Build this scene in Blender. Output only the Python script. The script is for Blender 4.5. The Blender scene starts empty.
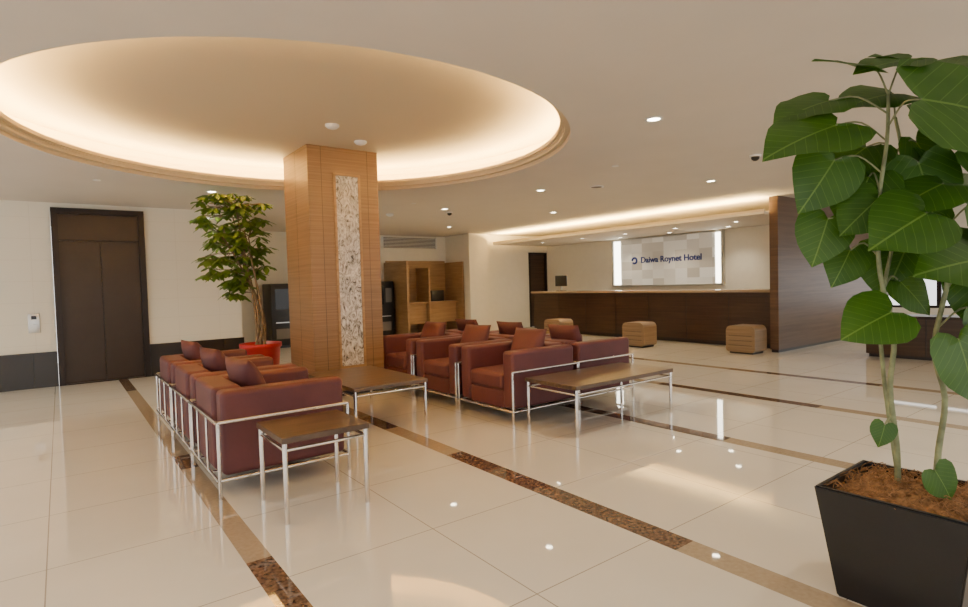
import bpy, bmesh, math, random
from mathutils import Vector as V, Matrix as M
random.seed(7)
CZ=2.62; DZ=2.95
# ---------------------------------------------------------------- materials
def newmat(name):
    m=bpy.data.materials.new(name); m.use_nodes=True
    nt=m.node_tree; return m,nt,nt.nodes['Principled BSDF']
def mat(name,col,rough=.5,metal=0,noise=0,nscale=8,bump=0,bscale=40,emit=None,es=0,coat=0):
    m,nt,b=newmat(name)
    b.inputs['Base Color'].default_value=(*col,1); b.inputs['Roughness'].default_value=rough
    b.inputs['Metallic'].default_value=metal; b.inputs['Coat Weight'].default_value=coat
    tc=nt.nodes.new('ShaderNodeTexCoord')
    if noise:
        n=nt.nodes.new('ShaderNodeTexNoise'); n.inputs['Scale'].default_value=nscale; n.inputs['Detail'].default_value=4
        nt.links.new(tc.outputs['Object'],n.inputs['Vector'])
        r=nt.nodes.new('ShaderNodeValToRGB')
        r.color_ramp.elements[0].position=.3; r.color_ramp.elements[1].position=.7
        r.color_ramp.elements[0].color=(*[c*(1-noise) for c in col],1)
        r.color_ramp.elements[1].color=(*[min(1,c*(1+noise)) for c in col],1)
        nt.links.new(n.outputs['Fac'],r.inputs['Fac']); nt.links.new(r.outputs['Color'],b.inputs['Base Color'])
    if bump:
        n=nt.nodes.new('ShaderNodeTexNoise'); n.inputs['Scale'].default_value=bscale
        nt.links.new(tc.outputs['Object'],n.inputs['Vector'])
        bp=nt.nodes.new('ShaderNodeBump'); bp.inputs['Strength'].default_value=bump; bp.inputs['Distance'].default_value=.01
        nt.links.new(n.outputs['Fac'],bp.inputs['Height']); nt.links.new(bp.outputs['Normal'],b.inputs['Normal'])
    if emit: b.inputs['Emission Color'].default_value=(*emit,1); b.inputs['Emission Strength'].default_value=es
    return m
def wood(name,c1,c2,scale=(1.2,1.2,28),rough=.35,coat=0,joint=None):
    m,nt,b=newmat(name); N=nt.nodes.new; L=nt.links.new
    tc=N('ShaderNodeTexCoord'); mp=N('ShaderNodeMapping'); mp.inputs['Scale'].default_value=scale
    n=N('ShaderNodeTexNoise'); n.inputs['Scale'].default_value=1; n.inputs['Detail'].default_value=6; n.inputs['Roughness'].default_value=.6
    L(tc.outputs['Object'],mp.inputs['Vector']); L(mp.outputs['Vector'],n.inputs['Vector'])
    r=N('ShaderNodeValToRGB'); r.color_ramp.elements[0].position=.32; r.color_ramp.elements[1].position=.68
    r.color_ramp.elements[0].color=(*c1,1); r.color_ramp.elements[1].color=(*c2,1)
    L(n.outputs['Fac'],r.inputs['Fac']); out=r.outputs['Color']
    L(out,b.inputs['Base Color']); b.inputs['Roughness'].default_value=rough; b.inputs['Coat Weight'].default_value=coat
    return m
class NT:
    def __init__(s,nt): s.nt=nt
    def m(s,op,a,b=0,c=0):
        n=s.nt.nodes.new('ShaderNodeMath'); n.operation=op
        for i,v in enumerate((a,b,c)):
            if isinstance(v,(int,float)): n.inputs[i].default_value=v
            else: s.nt.links.new(v,n.inputs[i])
        return n.outputs[0]
    def mix(s,f,a,b):
        n=s.nt.nodes.new('ShaderNodeMix'); n.data_type='RGBA'
        for k,v in (('Factor',f),):
            if isinstance(v,(int,float)): n.inputs[0].default_value=v
            else: s.nt.links.new(v,n.inputs[0])
        for i,v in ((6,a),(7,b)):
            if isinstance(v,tuple): n.inputs[i].default_value=(*v,1)
            else: s.nt.links.new(v,n.inputs[i])
        return n.outputs[2]
def floor_mat():
    m,nt,b=newmat('polished_floor_tile'); k=NT(nt); N=nt.nodes.new; L=nt.links.new
    tc=N('ShaderNodeTexCoord'); sp=N('ShaderNodeSeparateXYZ'); L(tc.outputs['Object'],sp.inputs[0])
    x,y=sp.outputs[0],sp.outputs[1]
    def rng(v,a,bb): return k.m('COMPARE',v,(a+bb)/2,(bb-a)/2)
    fx=k.m('FRACT',k.m('DIVIDE',k.m('ADD',x,100*.82-.71),.82)); fy=k.m('FRACT',k.m('DIVIDE',k.m('ADD',y,81.1),.82))
    j=k.m('MAXIMUM',k.m('COMPARE',fx,.0,.007),k.m('COMPARE',fy,.0,.007))
    per=k.m('COMPARE',k.m('FRACT',k.m('DIVIDE',k.m('ADD',y,40.3),3.28)),.3,.28)
    stripe=None; dark=None
    def mx(a,c): return c if a is None else k.m('MAXIMUM',a,c)
    for i,xs in enumerate((.71,2.37,4.2,5.9,7.5,-2.4)):
        w=.06 if i==0 else .075
        s=rng(x,xs-w,xs+w); stripe=mx(stripe,s)
        if i==0: d=mx(mx(rng(y,-3,2.8),rng(y,4.6,5.0)),rng(y,8.8,10.1))
        elif i==1: d=mx(rng(y,1.58,3.58),rng(y,4.6,5.2))
        else: d=per
        dark=mx(dark,k.m('MULTIPLY',s,d))
    n=N('ShaderNodeTexNoise'); n.inputs['Scale'].default_value=2.5; n.inputs['Detail'].default_value=5; L(tc.outputs['Object'],n.inputs['Vector'])
    n2=N('ShaderNodeTexNoise'); n2.inputs['Scale'].default_value=45; n2.inputs['Detail'].default_value=5; L(tc.outputs['Object'],n2.inputs['Vector'])
    base=k.mix(n.outputs['Fac'],(.74,.685,.58),(.82,.765,.66))
    base=k.mix(j,base,(.38,.33,.26))
    tan=k.mix(n2.outputs['Fac'],(.32,.235,.15),(.52,.42,.29))
    dk=k.mix(k.m('MULTIPLY',k.m('SUBTRACT',n2.outputs['Fac'],.35),3),(.07,.038,.024),(.25,.15,.09))
    col=k.mix(dark,k.mix(stripe,base,tan),dk)
    L(col,b.inputs['Base Color']); b.inputs['Roughness'].default_value=.03
    b.inputs['IOR'].default_value=1.85
    return m
def walltile(name,c,jc,sx,sz,w=.006,rough=.5):
    m,nt,b=newmat(name); k=NT(nt); N=nt.nodes.new; L=nt.links.new
    tc=N('ShaderNodeTexCoord'); sp=N('ShaderNodeSeparateXYZ'); L(tc.outputs['Object'],sp.inputs[0])
    h=k.m('ADD',sp.outputs[0],sp.outputs[1])
    fx=k.m('FRACT',k.m('DIVIDE',k.m('ADD',h,100),sx)); fz=k.m('FRACT',k.m('DIVIDE',sp.outputs[2],sz))
    j=k.m('MAXIMUM',k.m('COMPARE',fx,0,w/sx),k.m('COMPARE',fz,0,w/sz))
    L(k.mix(j,c,jc),b.inputs['Base Color']); b.inputs['Roughness'].default_value=rough
    return m
M_floor=floor_mat()
M_wall=walltile('cream_wall_panel',(.84,.785,.65),(.77,.715,.58),.6,.3)
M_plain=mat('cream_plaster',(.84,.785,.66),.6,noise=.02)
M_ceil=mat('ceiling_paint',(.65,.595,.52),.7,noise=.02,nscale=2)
M_dome=mat('dome_paint',(.62,.52,.36),.6)
M_wains=walltile('dark_wainscot_stone',(.022,.017,.014),(.010,.008,.007),.62,.6,rough=.25)
M_elev=mat('brown_metal_door',(.040,.027,.020),.35,.4,noise=.1,nscale=3)
M_elevf=mat('brown_metal_frame',(.022,.014,.011),.35,.4)
M_chrome=mat('chrome_tube',(.74,.71,.68),.14,1)
M_steel=mat('brushed_steel',(.6,.6,.58),.3,1)
M_leather=mat('burgundy_leather',(.105,.026,.029),.55,noise=.12,nscale=5,bump=.12,bscale=60)
M_leather2=mat('burgundy_pillow',(.100,.022,.022),.62,noise=.12,nscale=7)
M_tabtop=wood('walnut_table_top',(.060,.034,.020),(.125,.075,.043),(3,30,3),.3)
M_colw=wood('zebrano_column_wood',(.19,.107,.050),(.29,.178,.090),(.8,.8,60),.4)
M_dwood=wood('dark_walnut_panel',(.024,.011,.006),(.060,.030,.017),(1,1,30),.35)
M_rwood=wood('brown_wall_wood',(.075,.040,.022),(.13,.073,.042),(1,1,30),.4)
M_lwood=wood('light_oak',(.30,.17,.07),(.42,.26,.12),(2,2,25),.4)
M_stool=wood('stool_oak',(.21,.135,.07),(.31,.21,.12),(1,1,30),.4)
M_ctop=mat('counter_stone_top',(.36,.27,.18),.15)
M_black=mat('black_plastic',(.012,.012,.013),.35)
M_pot=mat('black_planter',(.008,.008,.010),.32,noise=.2)
M_red=mat('red_pot',(.40,.005,.010),.45)
M_soil=mat('dark_soil',(.05,.03,.02),.9,noise=.3,bump=.8)
M_coir=mat('coir_fiber',(.30,.15,.06),.95,noise=.55,nscale=35,bump=1,bscale=60)
M_stem=mat('green_brown_stem',(.22,.24,.12),.6,noise=.4,nscale=20)
M_bark=mat('tree_bark',(.20,.14,.08),.8,noise=.4,nscale=25)
M_white=mat('white_fixture',(.8,.78,.73),.4)
M_cove=mat('cove_led',(1,.8,.5),.5,emit=(1,.66,.23),es=195)
M_cove2=mat('canopy_led',(1,.8,.5),.5,emit=(1,.68,.25),es=290)
M_lamp=mat('lamp_disc',(1,.9,.7),.5,emit=(1,.88,.66),es=34)
M_tube=mat('sign_light',(1,.95,.8),.5,emit=(1,.95,.80),es=9)
M_blue=mat('sign_blue',(.02,.04,.20),.4)
M_screen=mat('screen_glass',(.008,.010,.014),.2)
M_label=mat('panel_label',(.16,.14,.12),.4)
def marble():
    m,nt,b=newmat('veined_marble'); k=NT(nt); N=nt.nodes.new; L=nt.links.new
    tc=N('ShaderNodeTexCoord'); mp=N('ShaderNodeMapping'); mp.inputs['Scale'].default_value=(9,9,5)
    n=N('ShaderNodeTexNoise'); n.inputs['Scale'].default_value=1.5; n.inputs['Detail'].default_value=8; n.inputs['Distortion'].default_value=2.2; n.inputs['Roughness'].default_value=.75
    L(tc.outputs['Object'],mp.inputs[0]); L(mp.outputs[0],n.inputs['Vector'])
    r=N('ShaderNodeValToRGB'); e=r.color_ramp.elements
    e[0].position=.38; e[0].color=(.03,.026,.022,1); e[1].position=.58; e[1].color=(.78,.75,.69,1)
    q=e.new(.47); q.color=(.42,.39,.35,1)
    L(n.outputs['Fac'],r.inputs['Fac']); L(r.outputs['Color'],b.inputs['Base Color']); b.inputs['Roughness'].default_value=.25
    return m
M_marble=marble()
def signmat():
    m,nt,b=newmat('sign_mosaic'); k=NT(nt); N=nt.nodes.new; L=nt.links.new
    tc=N('ShaderNodeTexCoord'); sp=N('ShaderNodeSeparateXYZ'); L(tc.outputs['Object'],sp.inputs[0])
    a=k.m('FLOOR',k.m('MULTIPLY',sp.outputs[1],3.2)); c=k.m('FLOOR',k.m('MULTIPLY',sp.outputs[2],4.6))
    cb=N('ShaderNodeCombineXYZ'); L(a,cb.inputs[0]); L(c,cb.inputs[1])
    w=N('ShaderNodeTexWhiteNoise'); w.noise_dimensions='3D'; L(cb.outputs[0],w.inputs['Vector'])
    col=k.mix(w.outputs['Value'],(.46,.42,.35),(.74,.72,.66))
    L(col,b.inputs['Base Color']); b.inputs['Roughness'].default_value=.3
    L(col,b.inputs['Emission Color']); b.inputs['Emission Strength'].default_value=.25
    return m
M_sign=signmat()
def leafmat(name,c1,c2,vein,heart=True):
    m,nt,b=newmat(name); k=NT(nt); N=nt.nodes.new; L=nt.links.new
    tc=N('ShaderNodeTexCoord'); sp=N('ShaderNodeSeparateXYZ'); L(tc.outputs['UV'],sp.inputs[0])
    u=k.m('ABSOLUTE',k.m('SUBTRACT',sp.outputs[0],.5)); v=sp.outputs[1]
    n=N('ShaderNodeTexNoise'); n.inputs['Scale'].default_value=6; L(tc.outputs['Object'],n.inputs['Vector'])
    col=k.mix(n.outputs['Fac'],c1,c2)
    if heart:
        s=k.m('LESS_THAN',k.m('FRACT',k.m('ADD',k.m('SUBTRACT',k.m('MULTIPLY',v,7),k.m('MULTIPLY',u,6)),10)),.07)
        mm=k.m('MAXIMUM',k.m('LESS_THAN',u,.012),k.m('MULTIPLY',s,.5))
        col=k.mix(mm,col,vein)
    L(col,b.inputs['Base Color']); b.inputs['Roughness'].default_value=.45
    b.inputs['Subsurface Weight'].default_value=0
    tr=N('ShaderNodeBsdfTranslucent'); L(col,tr.inputs['Color']); ms=N('ShaderNodeMixShader'); ms.inputs[0].default_value=.3
    L(b.outputs[0],ms.inputs[1]); L(tr.outputs[0],ms.inputs[2]); L(ms.outputs[0],nt.nodes['Material Output'].inputs['Surface'])
    return m
M_leaf=leafmat('heart_leaf',(.020,.078,.006),(.075,.185,.014),(.14,.26,.04))
M_leafB=leafmat('tree_leaf',(.060,.135,.014),(.19,.29,.035),(.3,.4,.1),False)
# ---------------------------------------------------------------- builder
class B:
    def __init__(s,name,mats): s.name=name; s.mats=mats; s.bm=bmesh.new(); s.uv=s.bm.loops.layers.uv.new('UVMap')
    def add(s,t,mi,smooth):
        for f in t.faces: f.material_index=mi; f.smooth=smooth
        me=bpy.data.meshes.new('t'); t.to_mesh(me); t.free(); s.bm.from_mesh(me); bpy.data.meshes.remove(me)
    def box(s,x0,x1,y0,y1,z0,z1,mi=0,bev=0,seg=3,rot=None,smooth=False):
        t=bmesh.new(); bmesh.ops.create_cube(t,size=1)
        bmesh.ops.scale(t,vec=(abs(x1-x0),abs(y1-y0),abs(z1-z0)),verts=t.verts)
        if bev: bmesh.ops.bevel(t,geom=list(t.edges),offset=bev,segments=seg,profile=.5,affect='EDGES')
        if rot: bmesh.ops.transform(t,matrix=rot,verts=t.verts)
        bmesh.ops.translate(t,vec=((x0+x1)/2,(y0+y1)/2,(z0+z1)/2),verts=t.verts)
        s.add(t,mi,smooth or bev>0)
    def tube(s,pts,r,mi=0,n=10,r2=None,cap=True):
        pts=[V(p) for p in pts]; t=bmesh.new(); rings=[]
        up=None
        for i,p in enumerate(pts):
            d=(pts[min(i+1,len(pts)-1)]-pts[max(i-1,0)]).normalized()
            a=V((0,0,1)) if abs(d.z)<.9 else V((1,0,0))
            if up is None: up=(a-d*a.dot(d)).normalized()
            else: up=(up-d*up.dot(d)).normalized()
            q=d.cross(up); rr=r if r2 is None else r+(r2-r)*i/(len(pts)-1)
            rings.append([t.verts.new(p+up*math.cos(2*math.pi*k/n)*rr+q*math.sin(2*math.pi*k/n)*rr) for k in range(n)])
        for a,b in zip(rings,rings[1:]):
            for k in range(n): t.faces.new((a[k],a[(k+1)%n],b[(k+1)%n],b[k]))
        if cap: t.faces.new(rings[0][::-1]); t.faces.new(rings[-1])
        bmesh.ops.recalc_face_normals(t,faces=t.faces)
        s.add(t,mi,True)
    def lathe(s,prof,c,mi=0,n=48,smooth=True,flip=False):
        t=bmesh.new(); rings=[]
        for (r,z) in prof:
            if r<=1e-5: rings.append([t.verts.new((c[0],c[1],c[2]+z))])
            else: rings.append([t.verts.new((c[0]+r*math.cos(2*math.pi*k/n),c[1]+r*math.sin(2*math.pi*k/n),c[2]+z)) for k in range(n)])
        for a,b in zip(rings,rings[1:]):
            for k in range(n):
                k2=(k+1)%n
                if len(a)==1 and len(b)==1: continue
                if len(a)==1: t.faces.new((a[0],b[k],b[k2]))
                elif len(b)==1: t.faces.new((a[k],a[k2],b[0]))
                else: t.faces.new((a[k],a[k2],b[k2],b[k]))
        s.add(t,mi,smooth)
    def pillow(s,c,w,h,th,mi,rot):
        t=bmesh.new(); n=12; g={}
        for sd in (1,-1):
            for i in range(n+1):
                for j in range(n+1):
                    u=i/n*2-1; v=j/n*2-1
                    if sd==-1 and (i in(0,n) or j in(0,n)): g[sd,i,j]=g[1,i,j]; continue
                    e=max(0,(1-u*u)*(1-v*v))**.45
                    k=1-.07*(1-abs(u*v))* (u*u+v*v)/2
                    g[sd,i,j]=t.verts.new((u*w/2*k,v*h/2*k,sd*th/2*e))
        for sd in (1,-1):
            for i in range(n):
                for j in range(n):
                    q=[g[sd,i,j],g[sd,i+1,j],g[sd,i+1,j+1],g[sd,i,j+1]]
                    t.faces.new(q if sd==1 else q[::-1])
        bmesh.ops.transform(t,matrix=M.Translation(c)@rot,verts=t.verts)
        s.add(t,mi,True)
    def leaf(s,base,T,N,L,W,mi,heart=True,fold=.18,droop=.3):
        T=V(T).normalized(); N=V(N); N=(N-T*N.dot(T)).normalized(); X=T.cross(N)
        if heart: o=[(.0,0),(.10,-.12),(.27,-.19),(.43,-.12),(.52,.06),(.53,.26),(.48,.45),(.38,.62),(.24,.78),(.10,.91),(0,1.0)]
        else: o=[(0,0),(.12,.08),(.33,.28),(.48,.5),(.47,.68),(.3,.85),(.1,.96),(0,1)]
        bm=s.bm; cols=(-1,-.5,0,.5,1); rows=[]
        ph=random.uniform(0,6)
        for (x,y) in o:
            r=[]
            for k in cols:
                yy=y if abs(k)>.4 else max(0,y); 
                if abs(k)==.5: yy=(y+max(0,y))/2
                xx=x*k; zz=fold*abs(xx)-droop*yy*yy*.5-droop*.5*abs(xx)**2*2+(.025*math.sin(ph+yy*9) if abs(k)==1 else 0)
                v=bm.verts.new(V(base)+X*(xx*W)+T*(yy*L)+N*(zz*L)); r.append((v,xx,yy))
            rows.append(r)
        for a,b in zip(rows,rows[1:]):
            for i in range(4):
                q=[a[i],a[i+1],b[i+1],b[i]]
                vs=[]; 
                for z in q:
                    if z[0] not in [w[0] for w in vs]: vs.append(z)
                f=bm.faces.new([z[0] for z in vs]); f.material_index=mi; f.smooth=True
                for lp,z in zip(f.loops,vs): lp[s.uv].uv=(z[1]+.5,z[2])
    def done(s,loc=(0,0,0),rotz=0,wn=False):
        bmesh.ops.remove_doubles(s.bm,verts=s.bm.verts,dist=1e-6)
        me=bpy.data.meshes.new(s.name); s.bm.to_mesh(me); s.bm.free()
        for m in s.mats: me.materials.append(m)
        o=bpy.data.objects.new(s.name,me); o.location=loc; o.rotation_euler=(0,0,rotz)
        bpy.context.collection.objects.link(o)
        if wn: w=o.modifiers.new('wn','WEIGHTED_NORMAL'); w.keep_sharp=True; w.weight=80
        return o
def inst(o,loc,rotz=0):
    n=o.copy(); n.location=loc; n.rotation_euler=(0,0,rotz); bpy.context.collection.objects.link(n); return n
# ---------------------------------------------------------------- room shell
X0,X1,Y0,Y1=-3.0,15.0,-3.0,13.3
b=B('floor',[M_floor]); b.box(X0-.2,X1+.2,Y0-.2,Y1+.2,-.1,0); b.done()
DC=(1.97,5.25); DR=2.42
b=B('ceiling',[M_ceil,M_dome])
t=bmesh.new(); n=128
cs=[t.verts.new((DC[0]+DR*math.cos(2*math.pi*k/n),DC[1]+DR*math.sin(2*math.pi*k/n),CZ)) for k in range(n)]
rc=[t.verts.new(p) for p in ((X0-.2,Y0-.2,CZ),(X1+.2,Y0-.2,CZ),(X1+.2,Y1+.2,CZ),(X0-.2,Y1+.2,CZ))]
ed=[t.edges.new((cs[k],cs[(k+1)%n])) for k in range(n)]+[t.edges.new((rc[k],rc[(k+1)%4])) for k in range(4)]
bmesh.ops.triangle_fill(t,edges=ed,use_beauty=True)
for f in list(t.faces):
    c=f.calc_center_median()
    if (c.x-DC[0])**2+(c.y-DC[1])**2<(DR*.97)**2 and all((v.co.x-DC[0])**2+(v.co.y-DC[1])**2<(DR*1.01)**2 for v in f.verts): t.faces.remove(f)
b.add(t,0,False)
b.lathe([(DR,0),(DR,.04),(DR-.05,.04),(DR-.05,.085),(DR-.09,.085),(DR-.09,.12),(DR-.06,.12),(DR-.06,.07),(DR+.32,.07),(DR+.32,DZ-CZ-.06),(DR+.26,DZ-CZ),(0,DZ-CZ)],(DC[0],DC[1],CZ),1,n=128,smooth=False)
b.done()
b=B('cove_light_ring',[M_cove]); b.lathe([(DR+.04,.0),(DR+.04,.02),(DR+.09,.02),(DR+.09,0)],(DC[0],DC[1],CZ+.075),0,n=96); b.done()
# walls
WY=10.1; EX=1.08
b=B('wall_left',[M_wall,M_wains]); b.box(X0,-.065,WY,WY+.12,.5,CZ); b.box(X0,-.065,WY-.02,WY+.12,0,.5,1); b.done()
b=B('wall_left_inner',[M_wall,M_wains]); b.box(EX+.005,2.45,WY,WY+.12,.5,CZ); b.box(EX+.005,2.47,WY-.02,WY+.12,0,.5,1); b.done()
b=B('wall_recess',[M_wall]); b.box(2.33,2.45,WY+.12,13.2,0,CZ); b.done()
b=B('wall_back',[M_plain]); b.box(2.33,8.77,13.2,13.3,0,CZ); b.done()
b=B('wall_alcove_side',[M_plain]); b.box(8.65,8.77,12.3,13.2,0,CZ); b.done()
b=B('wall_reception_end',[M_plain]); b.box(8.65,10.845,12.2,12.3,0,CZ); b.box(8.6,9.2,12.0,12.2,0,CZ); b.done()
b=B('wall_reception_corner',[M_plain]); b.box(11.555,11.75,12.2,12.3,0,CZ);  b.done()
b=B('trim_1',[M_plain]); b.box(10.845,11.555,12.2,12.3,2.155,CZ); b.done()
b=B('trim_2',[M_wall]); b.box(-.065,EX+.005,WY,WY+.12,2.555,CZ); b.done()
b=B('wall_reception',[M_plain]); b.box(11.6,11.72,4.66,12.2,0,CZ); b.done()
b=B('wall_right',[M_rwood,M_black]); b.box(9.55,14.6,4.52,4.66,0.05,CZ); b.box(9.58,14.57,4.54,4.65,0,.05,1)
b.done()
def windowwall(name,axis,c,a0,a1,sill=.65,step=1.5,top=2.3):
    b=B(name,[M_plain,M_elevf])
    def bx(p,q,z0,z1,mi,d=.06):
        if axis=='x': b.box(c-d,c+d,p,q,z0,z1,mi)
        else: b.box(p,q,c-d,c+d,z0,z1,mi)
    bx(a0,a1,0,sill,0); bx(a0,a1,top,CZ,0)
    k=a0
    while k<a1+.01: bx(k-.04,k+.04,sill,top,1,.04); k+=step
    bx(a0,a1,sill,sill+.05,1,.07); bx(a0,a1,top-.05,top,1,.07)
    return b.done()
windowwall('wall_east_window','x',X1+.1,-3,13.2,.5,1.35,1.75)
windowwall('wall_west_window','x',X0-.1,-3,10,.1,1.6)
windowwall('wall_rear_window','y',Y0-.1,-3,15,.1,2)
# elevator
b=B('elevator_door',[M_elev,M_elevf,M_black])
b.box(-.06,.02,WY-.05,WY+.10,0,2.55,1); b.box(EX-.08,EX,WY-.05,WY+.10,0,2.55,1); b.box(.02,EX-.08,WY-.05,WY+.1,2.47,2.55,1)
em=(EX-.06)/2
b.box(.02,EX-.08,WY+.0,WY+.05,2.10,2.47,0); b.box(.02,EX-.08,WY-.02,WY+.05,2.08,2.10,1)
b.box(.02,em-.003,WY+.02,WY+.06,.015,2.08,0); b.box(em+.003,EX-.08,WY+.02,WY+.06,.015,2.08,0); b.box(.02,EX-.08,WY+.05,WY+.08,0,2.5,2)
b.box(.02,EX-.08,WY-.04,WY+.05,0,.015,1); b.done()
b=B('call_button_panel',[M_steel,M_screen,M_white]); b.box(-.37,-.24,WY-.015,WY-.001,.78,1.05,0,.004)
b.box(-.335,-.275,WY-.019,WY-.014,.97,1.02,1); b.lathe([(0,0),(.016,0),(.016,.006),(0,.006)],(-.305,WY-.02,.9),2,12); b.done()
# ---------------------------------------------------------------- column
cx0,cx1,cy0,cy1=2.32,3.20,6.36,7.2
b=B('square_column',[M_colw,M_marble,M_black,M_lwood])
b.box(cx0,cx1,cy0,cy1,.06,DZ-.002); b.box(cx0+.02,cx1-.02,cy0+.02,cy1-.02,0,.06,2)
ma,mb=cx0+.33,cx0+.61
for a,c in ((ma-.03,ma),(mb,mb+.03)): b.box(a,c,cy0-.012,cy0,.36,2.64,3)
b.box(ma-.03,mb+.03,cy0-.012,cy0,2.62,2.65,3); b.box(ma-.03,mb+.03,cy0-.012,cy0,.33,.36,3)
b.box(ma,mb,cy0-.004,cy0,.36,2.62,1)
for xx in (cx0+.16,cx1-.14): b.box(xx-.002,xx+.002,cy0-.001,cy0,.06,DZ-.01,2)
b.box(cx0-.001,cx0,(cy0+cy1)/2-.002,(cy0+cy1)/2+.002,.06,DZ-.01,2)
b.done()
# ---------------------------------------------------------------- reception
b=B('reception_counter',[M_dwood,M_ctop,M_black])
b.box(10.02,10.6,4.68,11.1,.08,1.0,0); b.box(10.06,10.6,4.68,11.05,0,.08,2); b.box(9.97,10.62,4.67,11.15,1.0,1.05,1,.006)
k=4.76
while k<11.1: b.box(10.015,10.021,k-.004,k+.004,.08,1.0,2); k+=.9
b.box(10.015,10.021,4.68,11.1,.93,.94,2)
b.done()
CF=9.4
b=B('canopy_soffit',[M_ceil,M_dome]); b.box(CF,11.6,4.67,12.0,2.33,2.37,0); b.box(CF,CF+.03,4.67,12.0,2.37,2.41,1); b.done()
b=B('canopy_cove_light',[M_cove2]); b.box(CF+.09,CF+.15,4.75,11.9,2.37,2.385); b.done()
b=B('hotel_sign',[M_sign,M_tube,M_steel])
sy0,sy1,sz0,sz1=6.65,9.65,1.15,2.29
b.box(11.52,11.6,sy0,sy1,sz0,sz1,0); b.box(11.50,11.6,sy0-.03,sy0,sz0-.03,sz1+.03,2); b.box(11.50,11.6,sy1,sy1+.03,sz0-.03,sz1+.03,2)
b.box(11.50,11.6,sy0,sy1,sz1,sz1+.03,2); b.box(11.50,11.6,sy0,sy1,sz0-.03,sz0,2)
b.box(11.505,11.521,sy0+.03,sy0+.14,sz0+.02,sz1-.02,1); b.box(11.505,11.521,sy1-.24,sy1-.04,sz0+.02,sz1-.02,1)
sg=b.done()
cu=bpy.data.curves.new('lettering','FONT'); cu.body='Daiwa Roynet Hotel'; cu.size=.20; cu.extrude=.006; cu.align_x='CENTER'; cu.align_y='CENTER'; cu.offset=.004
to=bpy.data.objects.new('lettering',cu); cu.materials.append(M_blue); bpy.context.collection.objects.link(to)
to.rotation_euler=(math.pi/2,0,-math.pi/2); to.location=(11.51,7.95,1.76); to.parent=sg
b=B('logo_mark',[M_blue]); b.tube([(11.51,8.97+.07*math.cos(a*.6),1.76+.07*math.sin(a*.6)) for a in range(10)],.024); lo=b.done(); lo.parent=sg
b=B('desk_monitor',[M_black,M_screen,M_steel]); b.box(-.02,.02,-.2,.2,.12,.4,0,.006); b.box(-.008,.008,-.02,.02,0,.13,2); b.box(-.08,.08,-.1,.1,0,.012,0)
b.box(.019,.022,-.18,.18,.14,.38,1); mo=b.done((10.45,10.5,1.05))
b=B('door_1',[M_dwood,M_elevf,M_steel]); b.box(10.85,10.90,12.18,12.3,0,2.15,1); b.box(11.50,11.55,12.18,12.3,0,2.15,1); b.box(10.9,11.5,12.18,12.3,2.1,2.15,1)
b.box(10.9,11.5,12.23,12.27,0.005,2.1,0); b.tube([(10.97,12.2,1.0),(11.09,12.2,1.0)],.012,2); b.done()
# alcove
b=B('desk_booth',[M_lwood,M_black,M_steel])
b.box(6.72,6.77,12.0,13.19,0,1.9,0,.004); b.box(8.58,8.64,12.32,13.19,0,1.9,0,.004); b.box(7.65,7.69,12.5,13.19,0,1.75,0,.004)
b.box(6.77,8.58,13.15,13.19,0,1.95,0); b.box(6.77,8.58,12.55,13.15,.82,.86,0); b.box(6.77,8.58,12.65,13.15,.3,.82,0)
b.box(7.9,8.3,12.8,12.9,.86,1.15,1,.01); b.done()
b=B('louver_vent',[M_white,M_black]); b.box(6.7,8.3,13.17,13.199,2.3,2.56,1)
for i in range(7): b.box(6.7,8.3,13.13,13.17,2.31+i*.036,2.325+i*.036,0)
for x in (6.68,8.3): b.box(x,x+.03,13.13,13.199,2.28,2.58,0)
b.done()
b=B('vending_machine',[M_black,M_screen,M_label,M_steel])
b.box(-.4,.4,-.3,.3,.05,1.42,0,.02); b.box(-.36,.36,-.27,.27,0,.05,0); b.box(-.3,.12,-.31,-.295,.85,1.3,1); b.box(.17,.33,-.31,-.295,.9,1.25,2); b.box(-.3,.3,-.31,-.295,.2,.42,2)
b.box(-.3,.3,-.31,-.295,.55,.57,3)
vm=b.done((4.05,12.85,0)); inst(vm,(5.0,12.85,0)); inst(vm,(6.25,12.85,0))
# ---------------------------------------------------------------- furniture
def armchair():
    b=B('armchair',[M_leather,M_chrome,M_leather2])
    b.box(-.40,.41,.265,.42,.13,.665,0,.035,4); b.box(-.40,.41,-.42,-.265,.13,.665,0,.035,4)
    b.box(-.42,-.23,-.262,.262,.13,.675,0,.035,4)
    b.box(-.22,.40,-.262,.262,.12,.29,0,.02,3); b.box(-.225,.415,-.26,.26,.29,.45,0,.045,4)
    r=.012
    for sx in (-.425,.425):
        for sy in (-.435,.435): b.tube([(sx,sy,0),(sx,sy,.48)],r,1)
    for z in (.115,.48):
        for sy in (-.435,.435): b.tube([(-.425,sy,z),(.425,sy,z)],r,1)
        b.tube([(-.435,-.435,z),(-.435,.435,z)],r,1)
    b.tube([(.425,-.435,.115),(.425,.435,.115)],r,1)
    for sy in (-.15,.15): b.tube([(-.437,sy,.115),(-.437,sy,.48)],.008,1)
    for k in (-.2,.2): b.tube([(-.42,k,.115),(.42,k,.115)],.01,1)
    b.pillow(V((-.12,.02,.63)),.42,.42,.17,2,M.Rotation(math.radians(8),4,'Z')@M.Rotation(math.radians(68),4,'Y'))
    return b.done(wn=True)
ch=armchair(); ch.location=(1.17,4.2,0)
for y in (5.13,6.06): inst(ch,(1.17,y,0))
for y in (4.35,5.27,6.19): inst(ch,(3.675,y,0),math.pi)
for y in (4.38,5.30,6.22): inst(ch,(4.57,y,0))
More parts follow.
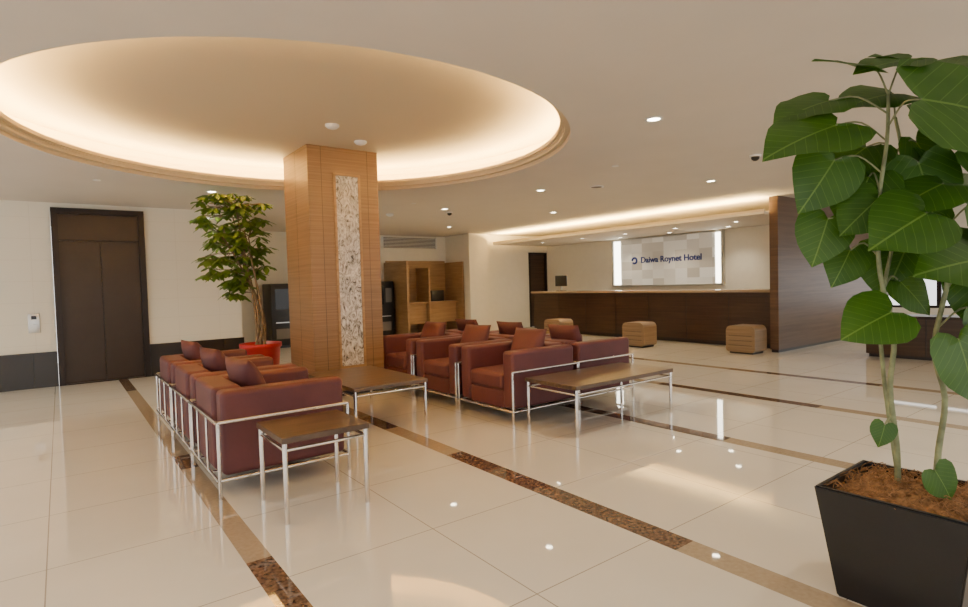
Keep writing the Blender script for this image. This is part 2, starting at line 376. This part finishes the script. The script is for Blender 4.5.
def table(name,w,d,h):
    b=B(name,[M_tabtop,M_chrome]); b.box(-w/2,w/2,-d/2,d/2,h-.035,h,0,.004,2)
    for sx in (-1,1):
        for sy in (-1,1): b.tube([(sx*(w/2-.02),sy*(d/2-.02),0),(sx*(w/2-.02),sy*(d/2-.02),h-.035)],.014,1)
    z=h-.075
    for s in (-1,1):
        b.tube([(-(w/2-.02),s*(d/2-.02),z),(w/2-.02,s*(d/2-.02),z)],.010,1); b.tube([(s*(w/2-.02),-(d/2-.02),z),(s*(w/2-.02),d/2-.02,z)],.010,1)
    return b.done(wn=True)
o=table('side_table',.52,.50,.485); o.location=(1.19,3.35,0)
o=table('coffee_table',.74,1.2,.43); o.location=(2.34,5.1,0)
o=table('coffee_table',1.34,.64,.43); o.location=(4.02,3.54,0)
def stool():
    b=B('lobby_stool',[M_stool,M_black,M_lwood])
    t=bmesh.new(); prof=[]; w,h,r=.25,.47,.09
    for cx,cz,a0 in ((w-r,h-r,0),(-(w-r),h-r,90),(-(w-r),.03+r*.6,180),(w-r,.03+r*.6,270)):
        for i in range(7):
            a=math.radians(a0+i*15); rr=r if a0<180 else r*.6
            prof.append(((cx if a0<180 else (w-r*.6)*(1 if cx>0 else -1))+rr*math.cos(a),cz+rr*math.sin(a)))
    A=[t.verts.new((-.2,p[0],p[1])) for p in prof]; C=[t.verts.new((.2,p[0],p[1])) for p in prof]
    n=len(prof); t.faces.new(A); t.faces.new(C[::-1])
    for i in range(n): t.faces.new((A[i],C[i],C[(i+1)%n],A[(i+1)%n]))
    bmesh.ops.recalc_face_normals(t,faces=t.faces); b.add(t,0,False)
    b.box(-.17,.17,-.2,.2,0,.04,1)
    for z in (.14,.22,.30): b.box(-.203,-.199,-.2,.2,z,z+.006,1)
    return b.done()
s=stool(); s.location=(8.9,6.85,0); inst(s,(9.25,4.92,0)); inst(s,(8.75,8.9,0))
b=B('low_cabinet',[M_dwood,M_black,M_elevf]); b.box(10.0,10.45,.8,3.4,.05,.60,0); b.box(9.98,10.47,.78,3.42,.60,.64,2); b.box(10.03,10.42,.83,3.37,0,.05,1)
for k in (1.4,2.02,2.64): b.box(9.995,10.001,k-.004,k+.004,.05,.60,1)
b.done()
# ---------------------------------------------------------------- ceiling fixtures
def downlight(x,y,z=CZ,e=14,r=.055,spot=True):
    b=B('downlight',[M_white,M_lamp]); b.lathe([(r,0),(r+.02,0),(r+.02,-.006),(r,-.008),(r-.004,-.001)],(0,0,0),0,24); b.lathe([(0,-.002),(r,-.002)],(0,0,0),1,24)
    o=b.done((x,y,z-.001))
    l=bpy.data.lights.new('lamp','SPOT'); l.energy=e; l.color=(1,.86,.65); l.spot_size=math.radians(120); l.spot_blend=.8; l.shadow_soft_size=.06
    lo=bpy.data.objects.new('lamp',l); lo.location=(0,0,-.02); bpy.context.collection.objects.link(lo); lo.parent=o
for x,y in ((3.98,2.88),(1.67,8.15),(5.43,8.27),(5.6,6.0),(7.2,4.3),(-1.3,8.3),(-1.3,4.5),(-1.3,1.6),(.8,1.2),(3.98,.3),(6.4,1.2),(7.6,7.8),(4.4,10.6),(7.2,10.8),(11.5,2.5),(12.8,3.6)):  # beyond the first three, extra downlights added for their light
    downlight(x,y,e=80)
for y in (5.6,6.9,8.2,9.5,10.9): downlight(10.2,y,2.33,40)
for y in (6.2,7.6,9.0): downlight(11.0,y,2.33,50)
def detector(x,y,z):
    b=B('smoke_detector',[M_white]); b.lathe([(.07,0),(.07,-.015),(.05,-.035),(.02,-.045),(0,-.045)],(0,0,0),0,24); b.done((x,y,z-.0005))
detector(2.80,5.96,DZ); detector(2.28,5.5,DZ); detector(4.9,9.3,CZ)
b=B('dome_camera',[M_white,M_black]); b.lathe([(.06,0),(.06,-.02),(.045,-.02)],(0,0,0),0,24); b.lathe([(.045,-.02),(.04,-.045),(.02,-.062),(0,-.066)],(0,0,0),1,24); o=b.done((6.14,3.14,CZ-.0005)); inst(o,(5.75,8.6,CZ-.0005))
b=B('ceiling_speaker',[M_white,M_elevf]); b.lathe([(.10,0),(.10,-.01),(.08,-.01)],(0,0,0),0,24); b.lathe([(.08,-.008),(0,-.008)],(0,0,0),1,24); b.done((6.11,5.39,CZ-.0005))
b=B('sprinkler_cover',[M_white]); b.lathe([(.04,0),(.04,-.008),(0,-.008)],(0,0,0),0,20); o=b.done((5.2,4.3,CZ-.0005)); inst(o,(.4,7.9,CZ-.0005)); inst(o,(4.6,7.9,CZ-.0005))
# ---------------------------------------------------------------- plants
RX=V((.7986,-.6018,0)); FW=V((.6018,.7986,0)); UP=V((0,0,1))
def square_pot(b,w0,w1,h,wall=.025):
    t=bmesh.new()
    def ring(w,z): return [t.verts.new((sx*w/2,sy*w/2,z)) for sx,sy in((-1,-1),(1,-1),(1,1),(-1,1))]
    R=[ring(w0,0),ring(w1,h),ring(w1-2*wall,h),ring(w1-2*wall-.01,h-.06)]
    t.faces.new(R[0][::-1])
    for a,c in zip(R,R[1:]):
        for k in range(4): t.faces.new((a[k],a[(k+1)%4],c[(k+1)%4],c[k]))
    bmesh.ops.bevel(t,geom=[e for e in t.edges if e.calc_length()>.3],offset=.006,segments=2,affect='EDGES')
    b.add(t,0,False)
PC=V((2.64,.75,0))
b=B('potted_fiddle_plant',[M_pot,M_coir,M_stem,M_leaf])
square_pot(b,.38,.50,.45)
t=bmesh.new(); bmesh.ops.create_grid(t,x_segments=26,y_segments=26,size=.215)
for v in t.verts:
    d=max(abs(v.co.x),abs(v.co.y))/.215; v.co.z=.405+.055*(1-d**3)+random.uniform(-.008,.012)
b.add(t,1,True)
for i in range(420):
    x,y=random.uniform(-.2,.2),random.uniform(-.2,.2); a=random.uniform(0,6.3); l=random.uniform(.02,.07)
    z=.43+.035*(1-(max(abs(x),abs(y))/.215)**3)
    b.tube([(x,y,z),(x+l*.5*math.cos(a),y+l*.5*math.sin(a),z+random.uniform(.005,.025)),(x+l*math.cos(a+.5),y+l*math.sin(a+.5),z)],.0014,1,4,cap=False)
def loc(a,z,d=0): return RX*a+FW*d+UP*z
stems=[[loc(-.03,.43,.02),loc(-.05,.62,.0),loc(-.09,.85,-.02),(loc(-.06,1.05,.0)),loc(-.10,1.3,.02),loc(-.12,1.55,0),loc(-.10,1.8,-.02),loc(-.08,1.98,0)],
       [loc(.07,.43,-.04),loc(.09,.6,-.03),loc(.14,.8,.0),loc(.12,1.0,.03),loc(.17,1.3,.02),loc(.15,1.6,.05),loc(.16,1.85,.03),loc(.13,2.0,.02)],
       [loc(.02,.43,.08),loc(.0,.65,.1),loc(-.045,.9,.08),loc(-.07,1.15,.06),loc(.0,1.45,.08),loc(.03,1.75,.08),loc(.02,1.92,.1)]]
def smooth(P,k=4):
    out=[]
    for i in range(len(P)-1):
        p0=P[max(i-1,0)];p1=P[i];p2=P[i+1];p3=P[min(i+2,len(P)-1)]
        for j in range(k):
            t=j/k; out.append(.5*((2*p1)+(p2-p0)*t+(2*p0-5*p1+4*p2-p3)*t*t+(3*p1-p0-3*p2+p3)*t**3))
    return out+[P[-1]]
ss=[]
for i,P in enumerate(stems):
    q=smooth(P); ss.append(q); b.tube(q,.012 if i<2 else .009,2,8,r2=.006)
allp=[p for q in ss for p in q]
# (a, z, length, tip angle in frontal view (0=right, 90=up), how much the blade faces up, depth)
LV=[(-.34,1.85,.32,197,.50,-.05),(-.27,1.99,.26,195,.6,.1),(-.18,2.09,.22,165,.6,.0),(-.04,2.10,.22,185,.55,-.03),(.16,2.10,.28,10,.6,.05),(.24,2.00,.26,-20,.6,-.05),(.08,2.11,.22,160,.6,.06),
    (-.05,1.90,.42,-10,.25,-.18),(-.30,1.72,.24,235,.2,.0),(-.29,1.50,.20,250,.2,.05),(-.06,1.50,.27,205,.25,-.14),(.07,1.62,.26,200,.5,-.05),
    (.24,1.52,.28,-60,.2,-.1),(.17,1.34,.31,185,.35,-.14),(.24,1.75,.27,-30,.4,-.02),(.02,1.74,.24,-100,.4,.1),(-.13,1.14,.23,200,.3,-.06),
    (.10,1.02,.25,-75,.05,-.12),(-.12,.70,.09,-110,.1,-.03),(-.02,.56,.13,-60,.15,-.16),(.26,1.13,.22,-70,.2,-.05),(.30,1.88,.27,-10,.3,.05),
    (-.13,1.66,.24,-120,.4,.05),(-.10,1.80,.24,-150,.5,.12),(.1,1.45,.24,-120,.3,.12),(.28,1.35,.24,-40,.4,.0),(.12,1.8,.26,-60,.4,.1),(-.17,1.38,.17,-120,.3,.1),
    (.3,1.62,.26,0,.5,.08),(.05,1.25,.18,-50,.4,.1),(.0,2.02,.26,-170,.5,.12),(.34,.98,.2,-60,.3,.0),(.3,1.25,.22,-90,.2,.05),
    (.34,1.45,.24,-70,.2,-.06),(.36,1.72,.25,-50,.3,-.06),(.18,1.92,.28,-30,.45,.14),(-.16,1.57,.2,220,.3,-.04),(.0,1.38,.2,-100,.3,.14),
    (.30,2.05,.26,-10,.5,.1),(.38,1.95,.26,-40,.3,-.04),(.06,1.70,.26,-80,.25,.02),(.14,1.55,.24,-110,.3,.14)]
for (a,z,L,ang,upf,d) in LV:
    an=math.radians(ang); T=RX*math.cos(an)+UP*math.sin(an)-FW*random.uniform(.05,.25)
    N=-FW*(1-upf)*.9+UP*(upf+.15)+RX*random.uniform(-.2,.1)
    base=loc(a,z,d)-T.normalized()*L*.1
    cand=[p for p in allp if p.z<base.z+.02 and p.z>base.z-.3] or allp
    st=min(cand,key=lambda p:(p-base).length+abs(p.z-base.z+.1)*.5)
    mid=(st+base)/2+UP*.04
    b.tube(smooth([st,mid,base]),.0035,2,6)
    b.leaf(base,T,N,L,L*1.02,3)
b.done(PC)
# left tree
b=B('potted_umbrella_tree',[M_red,M_soil,M_bark,M_leafB])
b.lathe([(0,0),(.17,0),(.19,.02),(.235,.56),(.255,.57),(.255,.62),(.23,.62),(.225,.57),(0,.57)],(0,0,0),0,32)
b.lathe([(0,.585),(.22,.575)],(0,0,0),1,24)
tips=[]
for i in range(6):
    a=i*1.05; r0=.06; e=loc(random.uniform(-.45,.05),random.uniform(1.9,2.35),random.uniform(-.2,.1))
    p0=V((r0*math.cos(a),r0*math.sin(a),.56)); p1=V((r0*.8*math.cos(a+1),r0*.8*math.sin(a+1),1.0)); p2=p1.lerp(e,.5)+V((0,0,.05))
    q=smooth([p0,p1,p2,e]); b.tube(q,.018,2,8,r2=.007); tips+=q[5:]
for i in range(230):
    u=random.uniform(-1,1); v=random.uniform(-1,1); w=random.uniform(-1,1)
    if u*u+v*v+w*w>1.2: continue
    z=min(1.93+.70*v,2.53+random.uniform(-.05,.03)); a=-.24+.50*u; d=-.05+.25*w
    if z<1.5: a=-.28+.28*u
    if a>.10: a=random.uniform(-.3,.10)
    if a>-.08: d=abs(d)*.5+.02
    c=loc(a,z,d); st=min(tips,key=lambda p:(p-c).length+max(0,p.z-c.z))
    b.tube([st,(st+c)/2+UP*.02,c],.004,2,5)
    k=random.choice((5,6,7)); ph=random.random()*6
    for j in range(k):
        an=ph+j*2*math.pi/k; T=V((math.cos(an),math.sin(an),random.uniform(-.6,.0)))
        L=random.uniform(.12,.175); b.leaf(c,T,V((0,0,1))+.3*V((random.uniform(-1,1),random.uniform(-1,1),0)),L,L*.42,3,heart=False,droop=.5)
b.done((2.02,7.44,0))
# ---------------------------------------------------------------- world & camera
w=bpy.data.worlds.new('World'); bpy.context.scene.world=w; w.use_nodes=True
bg=w.node_tree.nodes['Background']; bg.inputs[0].default_value=(1,.98,.96,1); bg.inputs[1].default_value=2.2
H=1.3; f=562; yaw=math.radians(37); p=math.radians(2.05); r=math.radians(1.6)
f0=V((math.sin(yaw),math.cos(yaw),0)); z=V((0,0,1)); R0=V((math.cos(yaw),-math.sin(yaw),0))
F=f0*math.cos(p)-z*math.sin(p); U0=z*math.cos(p)+f0*math.sin(p)
R=R0*math.cos(r)-U0*math.sin(r); U=U0*math.cos(r)+R0*math.sin(r)
cam=bpy.data.cameras.new('camera'); co=bpy.data.objects.new('camera',cam); bpy.context.collection.objects.link(co)
cam.sensor_width=36; cam.lens=36*f/968; cam.clip_start=.05
mm=M((R,U,-F)).transposed().to_4x4(); mm.translation=V((0,0,H)); co.matrix_world=mm
bpy.context.scene.camera=co
